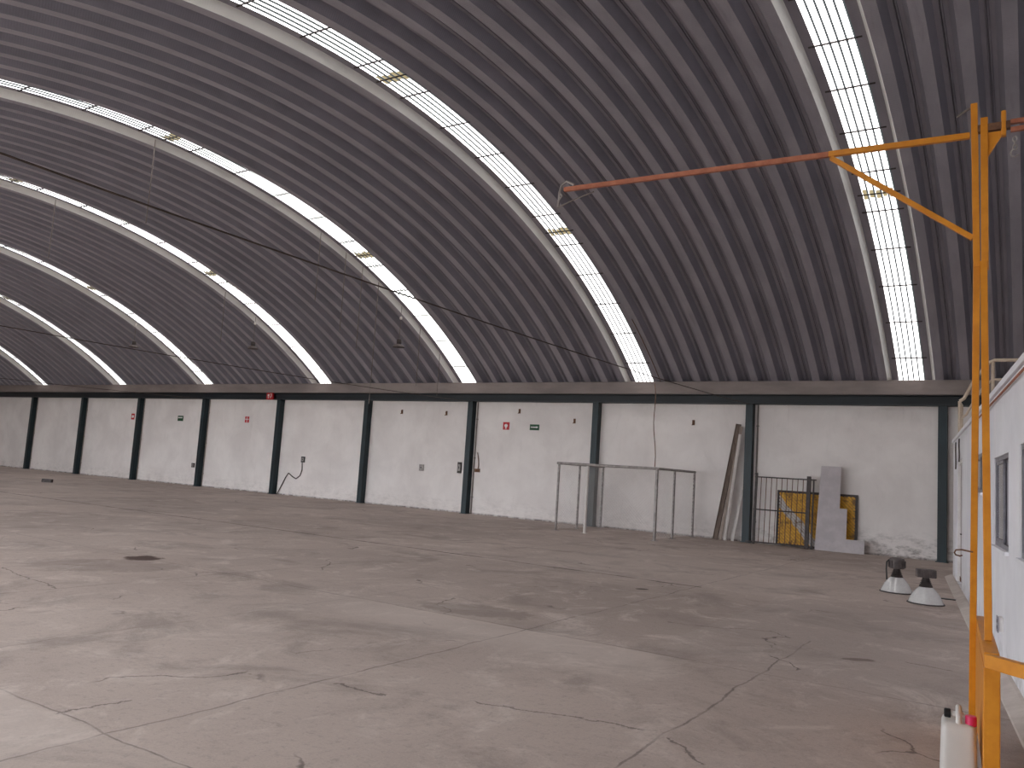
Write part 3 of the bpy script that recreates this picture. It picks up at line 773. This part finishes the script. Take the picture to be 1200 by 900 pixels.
def mesh_bm(P0, U, W_, V, H_, step=.10, r=.0028):
    bm = nbm(); P0, U, V = Vector(P0), Vector(U), Vector(V)
    def clip(c, s):      # line v = s*u + c inside the rectangle
        pts = []
        for u in (0, W_):
            v = s * u + c
            if 0 <= v <= H_: pts.append((u, v))
        for v in (0, H_):
            u = (v - c) / s
            if 0 < u < W_: pts.append((u, v))
        return pts[:2]
    for s in (1.0, -1.0):
        c = -W_ if s > 0 else 0
        end = H_ if s > 0 else H_ + W_
        while c < end:
            q = clip(c, s)
            if len(q) == 2 and (abs(q[0][0] - q[1][0]) > .01):
                tube(bm, [P0 + U * u + V * v for u, v in q], r, 3, False)
            c += step
    return bm
for X in (XL, XRr):
    o = gp('wire_mesh', mesh_bm((X, ys[0], .05), (0, 1, 0), ys[2] - ys[0], (0, 0, 1), HG - .08), M['white'], False)
o = gp('wire_mesh', mesh_bm((XL, ys[2], .05), (1, 0, 0), XRr - XL, (0, 0, 1), HG - .08), M['white'], False)

# ------------------------------------------------------------------ leaning boards
def lean_bar(name, label, cat, x0, y0, x1, y1, z1, w, h, mat, group=None):
    bm = nbm(); bar(bm, (x0, y0, .01), (x1, y1, z1), w, h, (0, 1, 0), .004)
    return tag(obj(name, bm, mat), label, cat, group)
G = 'boards leaning beside the column'
bm = nbm()
p0, p1 = Vector((39.52, 23.70, .012)), Vector((40.02, 23.97, 3.44))
a_, b_ = frame_from(p1 - p0, Vector((0, 1, 0))); dd = (p1 - p0).normalized()
Mb = Matrix(((a_.x, b_.x, dd.x, p0.x), (a_.y, b_.y, dd.y, p0.y), (a_.z, b_.z, dd.z, p0.z), (0, 0, 0, 1))); Lb = (p1 - p0).length
box(bm, (-.07, -.012, 0), (.07, .012, Lb), Mb); box(bm, (-.07, -.05, 0), (-.055, -.012, Lb), Mb); box(bm, (.055, -.05, 0), (.07, -.012, Lb), Mb)
tag(obj('channel_board', bm, M['wood']), 'dark brown channel board, tallest and leftmost of the leaning boards', 'board', G)
lean_bar('plank', 'brown plank leaning just right of the dark channel board', 'board', 39.68, 23.63, 40.15, 23.83, 3.36, .09, .025, M['greywood'], G)
bm = nbm(); tube(bm, [(39.84, 23.60, .01), (40.16, 23.715, 3.12)], .055, 14)
tag(obj('plastic_pipe', bm, M['pvc'], None, True), 'white plastic pipe leaning among the brown boards', 'pipe', None)
lean_bar('slat', 'short pale slat leaning against the foot of the column by the boards', 'board', 40.02, 23.7, 40.22, 23.9, 1.5, .08, .02, M['pvc'], G)

# ------------------------------------------------------------------ barred gate, yellow panel, stepped board
t = thing('barred_gate', 'dark brown barred steel gate leaning against the white wall', 'gate', (41.4, 23.66, 0))
LE = .08                      # lean
def gx(x, z, dy=0): return Vector((x, 23.60 + LE * z + dy, z))
def gpart(name, bmm, mat, smooth=False):
    o = obj(name, bmm, mat, t, smooth); o.matrix_parent_inverse = Matrix.Translation(-Vector(t.location)); return o
bm = nbm(); bar(bm, gx(40.66, 0), gx(40.66, 2.02), .06, .06); gpart('stile', bm, M['darksteel'])
bm = nbm(); bar(bm, gx(42.12, 0), gx(42.12, 2.0), .10, .08); gpart('stile', bm, M['darksteel'])
bm = nbm(); bar(bm, gx(42.25, .02), gx(42.25, 1.93), .035, .035); gpart('stile', bm, M['darksteel'])
for z, x1 in ((1.91, 42.32), (.98, 42.1), (.06, 42.3)):
    bm = nbm(); bar(bm, gx(40.44 if z < .1 else 40.62, z), gx(x1, z), .035, .035, (0, 1, 0)); gpart('rail', bm, M['darksteel'])
for i in range(9):
    x = 40.80 + .146 * i
    bm = nbm(); tube(bm, [gx(x, .06), gx(x, 1.91)], .0105, 8); gpart('bar', bm, M['rust'], True)

t = thing('slatted_panel', 'worn yellow panel of diagonal slats leaning behind the gate', 'panel', (41.2, 23.86, .0))
W_, H_ = 2.16, 1.55
lx = math.atan2(.07, H_)
t.rotation_euler = (-lx, 0, 0); t.location = (41.21, 23.905, .02)
for p, q in (((0, -.02, 0), (.06, .02, H_)), ((W_ - .06, -.02, 0), (W_, .02, H_)), ((.06, -.02, 0), (W_ - .06, .02, .05)), ((.06, -.02, H_ - .06), (W_ - .06, .02, H_))):
    bm = nbm(); box(bm, p, q); obj('frame_bar', bm, M['darksteel'], t)
bm = nbm(); c = -.2
while c < W_ + H_ * 1.2:
    # slat lines run down to the right: z = 1.2*(c - x) ... clipped
    sl = .95
    def zx(x): return sl * (c - x) + .05
    pts = []
    xa = max(.06, c - (H_ - .06 - .05) / sl); xb = min(W_ - .06, c)
    if xb - xa > .03:
        bar(bm, (xa, -.004, zx(xa)), (xb, -.004, zx(xb)), .012, .058, (0, 1, 0)) if False else bar(bm, (xa, -.004, zx(xa)), (xb, -.004, zx(xb)), .058, .014, (0, 1, 0))
    c += .098
obj('slats', bm, M['slats'], t)
bm = nbm(); box(bm, (.04, .008, .03), (W_ - .04, .016, H_ - .03)); o = obj('backing', bm, M['rust'], t)

# stepped grey board
t_poly = [(0, 0), (1.26, 0), (1.26, .36), (.80, .36), (.80, 1.17), (.61, 1.17), (.61, 2.31), (.09, 2.31)]
bm = nbm(); th = math.atan2(.22, 2.31)
Mp = Matrix.Translation((42.36, 23.50, .012)) @ Matrix.Rotation(PI / 2 - th, 4, 'X')
prism(bm, t_poly, -.014, .0, Mp)
tag(obj('stepped_board', bm, M['drywall']), 'grey board cut in steps leaning in front of the yellow panel', 'board')

# ------------------------------------------------------------------ small things on the wall
def wall_plate(name, label, cat, x, z, w, h, dep, mat, bev=.004, y=WALL_Y):
    bm = nbm(); box(bm, (x - w / 2, y - dep, z - h / 2), (x + w / 2, y, z + h / 2), None, bev)
    return tag(obj(name, bm, mat), label, cat)
def on_face(par, name, polys, mat, y=WALL_Y, dep=.014):
    bm = nbm()
    for poly in polys:
        prism(bm, poly, -(y - dep), -(y - dep + .002), Matrix(((1, 0, 0, 0), (0, 0, -1, 0), (0, 1, 0, 0), (0, 0, 0, 1))))
    return obj(name, bm, mat, par)
def rect(x0, z0, x1, z1): return [(x0, z0), (x1, z0), (x1, z1), (x0, z1)]
s = wall_plate('wall_sign', 'square red sign with white symbol, beside the green arrow sign', 'sign', 31.73, 3.19, .27, .27, .012, M['red'])
on_face(s, 'symbol', [[(31.73 + .07 * math.cos(a) - .005, 3.20 + .06 * math.sin(a)) for a in [2 * PI * k / 12 for k in range(12)]], rect(31.70, 3.09, 31.75, 3.15)], M['white'])
s = wall_plate('wall_sign', 'green exit route sign with a white arrow band', 'sign', 32.9, 3.17, .38, .2, .012, M['greensign'])
on_face(s, 'arrow', [[(32.75, 3.155), (32.98, 3.155), (32.98, 3.135), (33.05, 3.172), (32.98, 3.21), (32.98, 3.19), (32.75, 3.19)]], M['white'])
s = wall_plate('wall_sign', 'small dark red sign with white cross lines in the bay left of the alarm box', 'sign', 17.97, 3.14, .27, .27, .012, M['red'])
on_face(s, 'symbol', [rect(17.955, 3.02, 17.985, 3.26), rect(17.85, 3.14, 18.09, 3.17)], M['white'])
s = wall_plate('wall_sign', 'small dark rectangular sign with a pale band', 'sign', 13.21, 3.1, .42, .25, .012, M['greensign'])
on_face(s, 'band', [rect(13.03, 3.11, 13.36, 3.16)], M['white'])
s = wall_plate('wall_sign', 'small faded red sign near the third column from the left', 'sign', 9.36, 3.12, .27, .3, .012, M['red'])
on_face(s, 'symbol', [rect(9.28, 3.06, 9.44, 3.18)], M['white'])
t = thing('alarm_box_sign', 'red alarm box with white marks hanging on the dark beam', 'alarm box', (19.73, 23.7, 4.17))
bm = nbm(); box(bm, (-.2, -.06, -.16), (.2, .02, .16), None, .01); obj('housing', bm, M['red'], t)
bm = nbm(); box(bm, (-.12, -.064, -.03), (-.02, -.06, .07)); box(bm, (-.1, -.064, -.1), (-.03, -.06, -.06)); obj('symbol', bm, M['white'], t)
bm = nbm(); box(bm, (.04, -.064, .06), (.13, -.06, .09)); box(bm, (.1, -.064, -.05), (.13, -.06, .09)); box(bm, (.05, -.064, -.1), (.08, -.06, .0)); obj('arrow', bm, M['white'], t)

def socket(x, z, label, wdt, hgt, mat, name='wall_socket'):
    t = thing(name, label, 'socket' if 'socket' in name else 'switch', (x, WALL_Y, z))
    bm = nbm(); box(bm, (-wdt / 2, -.05, -hgt / 2), (wdt / 2, 0, hgt / 2), None, .008); obj('back_box', bm, mat, t)
    bm = nbm(); box(bm, (-wdt * .32, -.062, -hgt * .3), (wdt * .32, -.05, hgt * .3), None, .004); obj('face_plate', bm, M['galv'], t)
    bm = nbm(); box(bm, (-wdt * .12, -.066, -hgt * .12), (wdt * .12, -.062, hgt * .12)); obj('switch_hole', bm, M['black'], t)
    return t
socket(28.07, 1.53, 'grey square socket box alone in the middle of its white bay', .2, .24, M['galv'])
socket(29.83, 1.62, 'narrow dark switch box right beside a dark green column', .17, .40, M['darksteel'], 'wall_switch')
socket(14.54, .94, 'small dark socket low on the wall in the bay with the small dark sign', .2, .2, M['darksteel'])
socket(21.74, 1.54, 'black socket with a cord hanging down to the floor', .2, .24, M['black'])
bm = nbm(); tube(bm, [(21.74, WALL_Y - .06, 1.42), (21.76, WALL_Y - .05, 1.1), (21.66, WALL_Y - .04, .86), (21.42, WALL_Y - .03, .72), (21.2, WALL_Y - .03, .80), (20.95, WALL_Y - .03, .93), (20.8, WALL_Y - .03, .75), (20.62, WALL_Y - .04, .42), (20.45, WALL_Y - .05, .12), (20.42, WALL_Y - .08, .03)], .02, 8)
tag(obj('plug_cord', bm, M['cable'], None, True), 'dark plug cord sagging from the black socket to the floor', 'cord')
bm = nbm(); tube(bm, [(30.60, WALL_Y - .04, 2.2), (30.66, WALL_Y - .04, 1.95), (30.68, WALL_Y - .04, 1.75), (30.66, WALL_Y - .04, 1.6), (30.60, WALL_Y - .04, 1.58)], .016, 8); box(bm, (30.53, WALL_Y - .06, 1.5), (30.61, WALL_Y, 1.62)); box(bm, (30.62, WALL_Y - .06, 1.5), (30.73, WALL_Y, 1.62))
tag(obj('looped_cord', bm, M['rust']), 'thin brown cord looped on the wall right of the column with the switch box', 'cord')
for x, lab in ((BAY * 0 + .17, 'thin grey pipe running down the wall right of the leftmost column'), (BAY + .17, 'thin grey pipe running down the wall right of the second column'), (BAY * 2 + .17, 'thin grey pipe down the wall right of the column by the faded red sign'), (BAY * 3 + .17, 'thin grey pipe down the wall left of the bay with the dark red sign'), (BAY * 6 + .19, 'thin grey pipe down the wall right of the column with the switch box'), (BAY * 8 + .2, 'thin grey pipe down the wall between the column and the barred gate')):
    bm = nbm(); tube(bm, [(x, WALL_Y - .03, 0), (x, WALL_Y - .03, 4.02)], .022, 8)
    for z in (.6, 2.0, 3.4): box(bm, (x - .035, WALL_Y - .045, z - .015), (x + .035, WALL_Y, z + .015))
    tag(obj('conduit_pipe', bm, M['wire'], None, True), lab, 'conduit', 'conduit pipes beside the columns')
for x, z, lab in ((38.6, 3.46, 'rusty bracket stub high on the wall in the bay with the goal frame'), (32.25, 3.72, 'rusty bracket stub above the green exit sign'), (26.9, 3.62, 'rusty bracket stub at upper left in the bay with the grey socket'), (29.05, 3.60, 'rusty bracket stub at upper right in the bay with the grey socket'), (34.45, 3.42, 'rusty bracket stub left of the column behind the goal frame')):
    bm = nbm(); box(bm, (x - .04, WALL_Y - .012, z - .08), (x + .04, WALL_Y, z + .08)); tube(bm, [(x, WALL_Y - .01, z + .03), (x + .01, WALL_Y - .07, z + .03), (x + .03, WALL_Y - .08, z - .05), (x - .03, WALL_Y - .06, z - .08)], .014, 6)
    tag(obj('wall_mount', bm, M['rust']), lab, 'bracket', 'rusty bracket stubs on the wall')

# dark block lying far away on the floor
bm = nbm(); box(bm, (-.2, -.07, 0), (.2, .07, .13), Matrix.Translation((14.4, 17.5, 0)) @ Matrix.Rotation(.55, 4, 'Z'), .012)
tag(obj('brick', bm, M['darksteel']), 'small dark brick lying alone on the floor at far left', 'brick')

# ------------------------------------------------------------------ tie cables and hanging wires
def sag(p0, p1, s, n=24):
    p0, p1 = Vector(p0), Vector(p1)
    return [p0.lerp(p1, i / n) + Vector((0, 0, -s * 4 * (i / n) * (1 - i / n))) for i in range(n + 1)]
for X, zz, s, lab in ((BAY * 8, 4.02, .17, 'long tie cable across the hall from the column by the leaning boards'), (BAY * 6, 4.02, .2, 'long tie cable across the hall from the column by the switch box'), (BAY * 3, 4.02, .2, 'farthest tie cable across the hall, from the column by the small dark sign')):
    bm = nbm(); tube(bm, sag((X, D - .14, zz), (X, YS + .15, zz), s), .010, 6)
    tag(obj('tie_cable', bm, M['cable'], None, True), lab, 'cable', 'tie cables across the hall')
wires = [(5, 10.909, 9.15, 6.9, 'thin wire highest up on the skylight strip that ends by the switch box'), (4, 12.432, 9.1, 7.1, 'thin wire highest up on the skylight strip that ends by the alarm box'),
         (4, 18.807, 7.45, 5.6, 'thin wire midway along the skylight strip that ends by the alarm box'), (5, 16.41, 7.95, 6.2, 'leftmost of the three wires hanging left of the pendant lamp nearest the switch box'),
         (5, 17.504, 7.42, 5.5, 'middle of the three wires hanging left of the pendant lamp nearest the switch box'), (5, 18.27, 7.0, 5.1, 'rightmost of the three wires hanging left of the pendant lamp nearest the switch box'),
         (5, 19.051, 6.75, 3.45, 'longest thin hanging wire, reaching down to the dark beam'), (5, 21.297, 6.15, 4.3, 'thin wire hanging just right of the pendant lamp nearest the switch box'), (5, 22.478, 5.5, 4.1, 'thin wire hanging nearest the wall, short and close above the switch box column')]
def roof_z(y):
    return ZC + BB * math.sqrt(max(0, 1 - ((y - YC) / AA) ** 2))
for k, y, z1, z0, lab in wires:
    x = XR[k] - 1.0; zt = roof_z(y) + .12
    bm = nbm(); tube(bm, [(x, y, zt), (x + .01, y, (zt + z0) / 2), (x, y, z0)], .011, 5)
    tag(obj('hanging_wire', bm, M['wire'], None, True), lab, 'wire', 'thin wires hanging from the skylights')
for k, y, zb, lab in ((5, 20.256, 5.45, 'pendant high bay lamp under the skylight strip ending by the switch box'), (4, 20.279, 5.6, 'pendant high bay lamp under the skylight strip ending by the red alarm box'), (3, 20.146, 5.85, 'farthest pendant high bay lamp, under the third skylight strip from the left')):
    x = XR[k] - 1.0; zt = roof_z(y) + .12
    t = thing('pendant_lamp', lab, 'lamp', (x, y, zb), 0, 'high bay lamps hanging from the roof')
    bm = nbm(); lathe(bm, [(.2, 0), (.205, .012), (.17, .06), (.1, .1), (.05, .12), (.045, .112), (.095, .09), (.16, .05), (.19, .012), (.2, 0)], 28); obj('reflector', bm, M['ballast'], t, True)
    bm = nbm(); lathe(bm, [(0, .11), (.07, .11), (.08, .13), (.08, .24), (.06, .27), (0, .27)], 20); obj('ballast_housing', bm, M['darksteel'], t, True)
    bm = nbm(); tube(bm, [(0, 0, .26), (0, 0, zt - zb)], .008, 6); obj('cord', bm, M['wire'], t)
    bm = nbm(); lathe(bm, [(0, .93), (.035, .935), (.045, .97), (.035, 1.03), (0, 1.04)], 14); obj('connector', bm, M['pvc'], t, True)
_ra, _rb = Vector((37.48, 23.5, 4.62)), Vector((38.70, 20.83, 1.99))
ROPE = [_ra.lerp(_rb, q / 10) + Vector((.03 * math.sin(q * .9), 0, 0)) for q in range(11)]
bm = nbm(); tube(bm, ROPE, .012, 8)
tag(obj('hanging_rope', bm, M['rust'], None, True), 'rusty rope running from the eave down to the goal frame crossbar', 'rope')
bm = nbm(); tube(bm, [(XR[6] + .06, a[0] - a[2] * .02, a[1] - a[3] * .02) for a in ARC[1:14]], .012, 6)
tag(obj('hanging_brown_cord', bm, M['rust'], None, True), 'rusty brown cord lying along the edge of the skylight strip above the goal', 'cord')
# ------------------------------------------------------------------ camera, light, view
f, yaw, pitch, roll = 948.71, -.573, .106, .064
yaw, pitch, roll = CAM_ANG = (-0.5727, 0.1058, 0.0637)
cyw, syw, cp, sp_ = math.cos(yaw), math.sin(yaw), math.cos(pitch), math.sin(pitch)
fw = Vector((syw * cp, cyw * cp, sp_)); r0 = Vector((cyw, -syw, 0)); u0 = r0.cross(fw)
cr, sr = math.cos(roll), math.sin(roll)
rr = cr * r0 + sr * u0; uu = -sr * r0 + cr * u0
cam = bpy.data.cameras.new('camera'); co = bpy.data.objects.new('camera', cam); link(co)
co.matrix_world = Matrix(((rr.x, uu.x, -fw.x, CAM.x), (rr.y, uu.y, -fw.y, CAM.y), (rr.z, uu.z, -fw.z, CAM.z), (0, 0, 0, 1)))
cam.sensor_width = 36; cam.sensor_fit = 'HORIZONTAL'; cam.lens = f * 36 / 1200; cam.clip_start = .05; cam.clip_end = 500
scn.camera = co

w = bpy.data.worlds.new('overcast_sky'); scn.world = w; w.use_nodes = True
bg = w.node_tree.nodes['Background']; bg.inputs['Color'].default_value = (.90, .95, 1.0, 1); bg.inputs['Strength'].default_value = 8.0

scn.view_settings.view_transform = 'Standard'; scn.view_settings.look = 'None'
scn.view_settings.exposure = 0.0; scn.view_settings.gamma = 1.0; scn.view_settings.use_curve_mapping = False
c = scn.cycles
c.max_bounces = 8; c.diffuse_bounces = 5; c.glossy_bounces = 3; c.transmission_bounces = 4; c.transparent_max_bounces = 4
c.use_denoising = True; c.sample_clamp_indirect = 6.0
try: c.denoiser = 'OPENIMAGEDENOISE'; c.denoising_input_passes = 'RGB_ALBEDO_NORMAL'
except Exception: pass
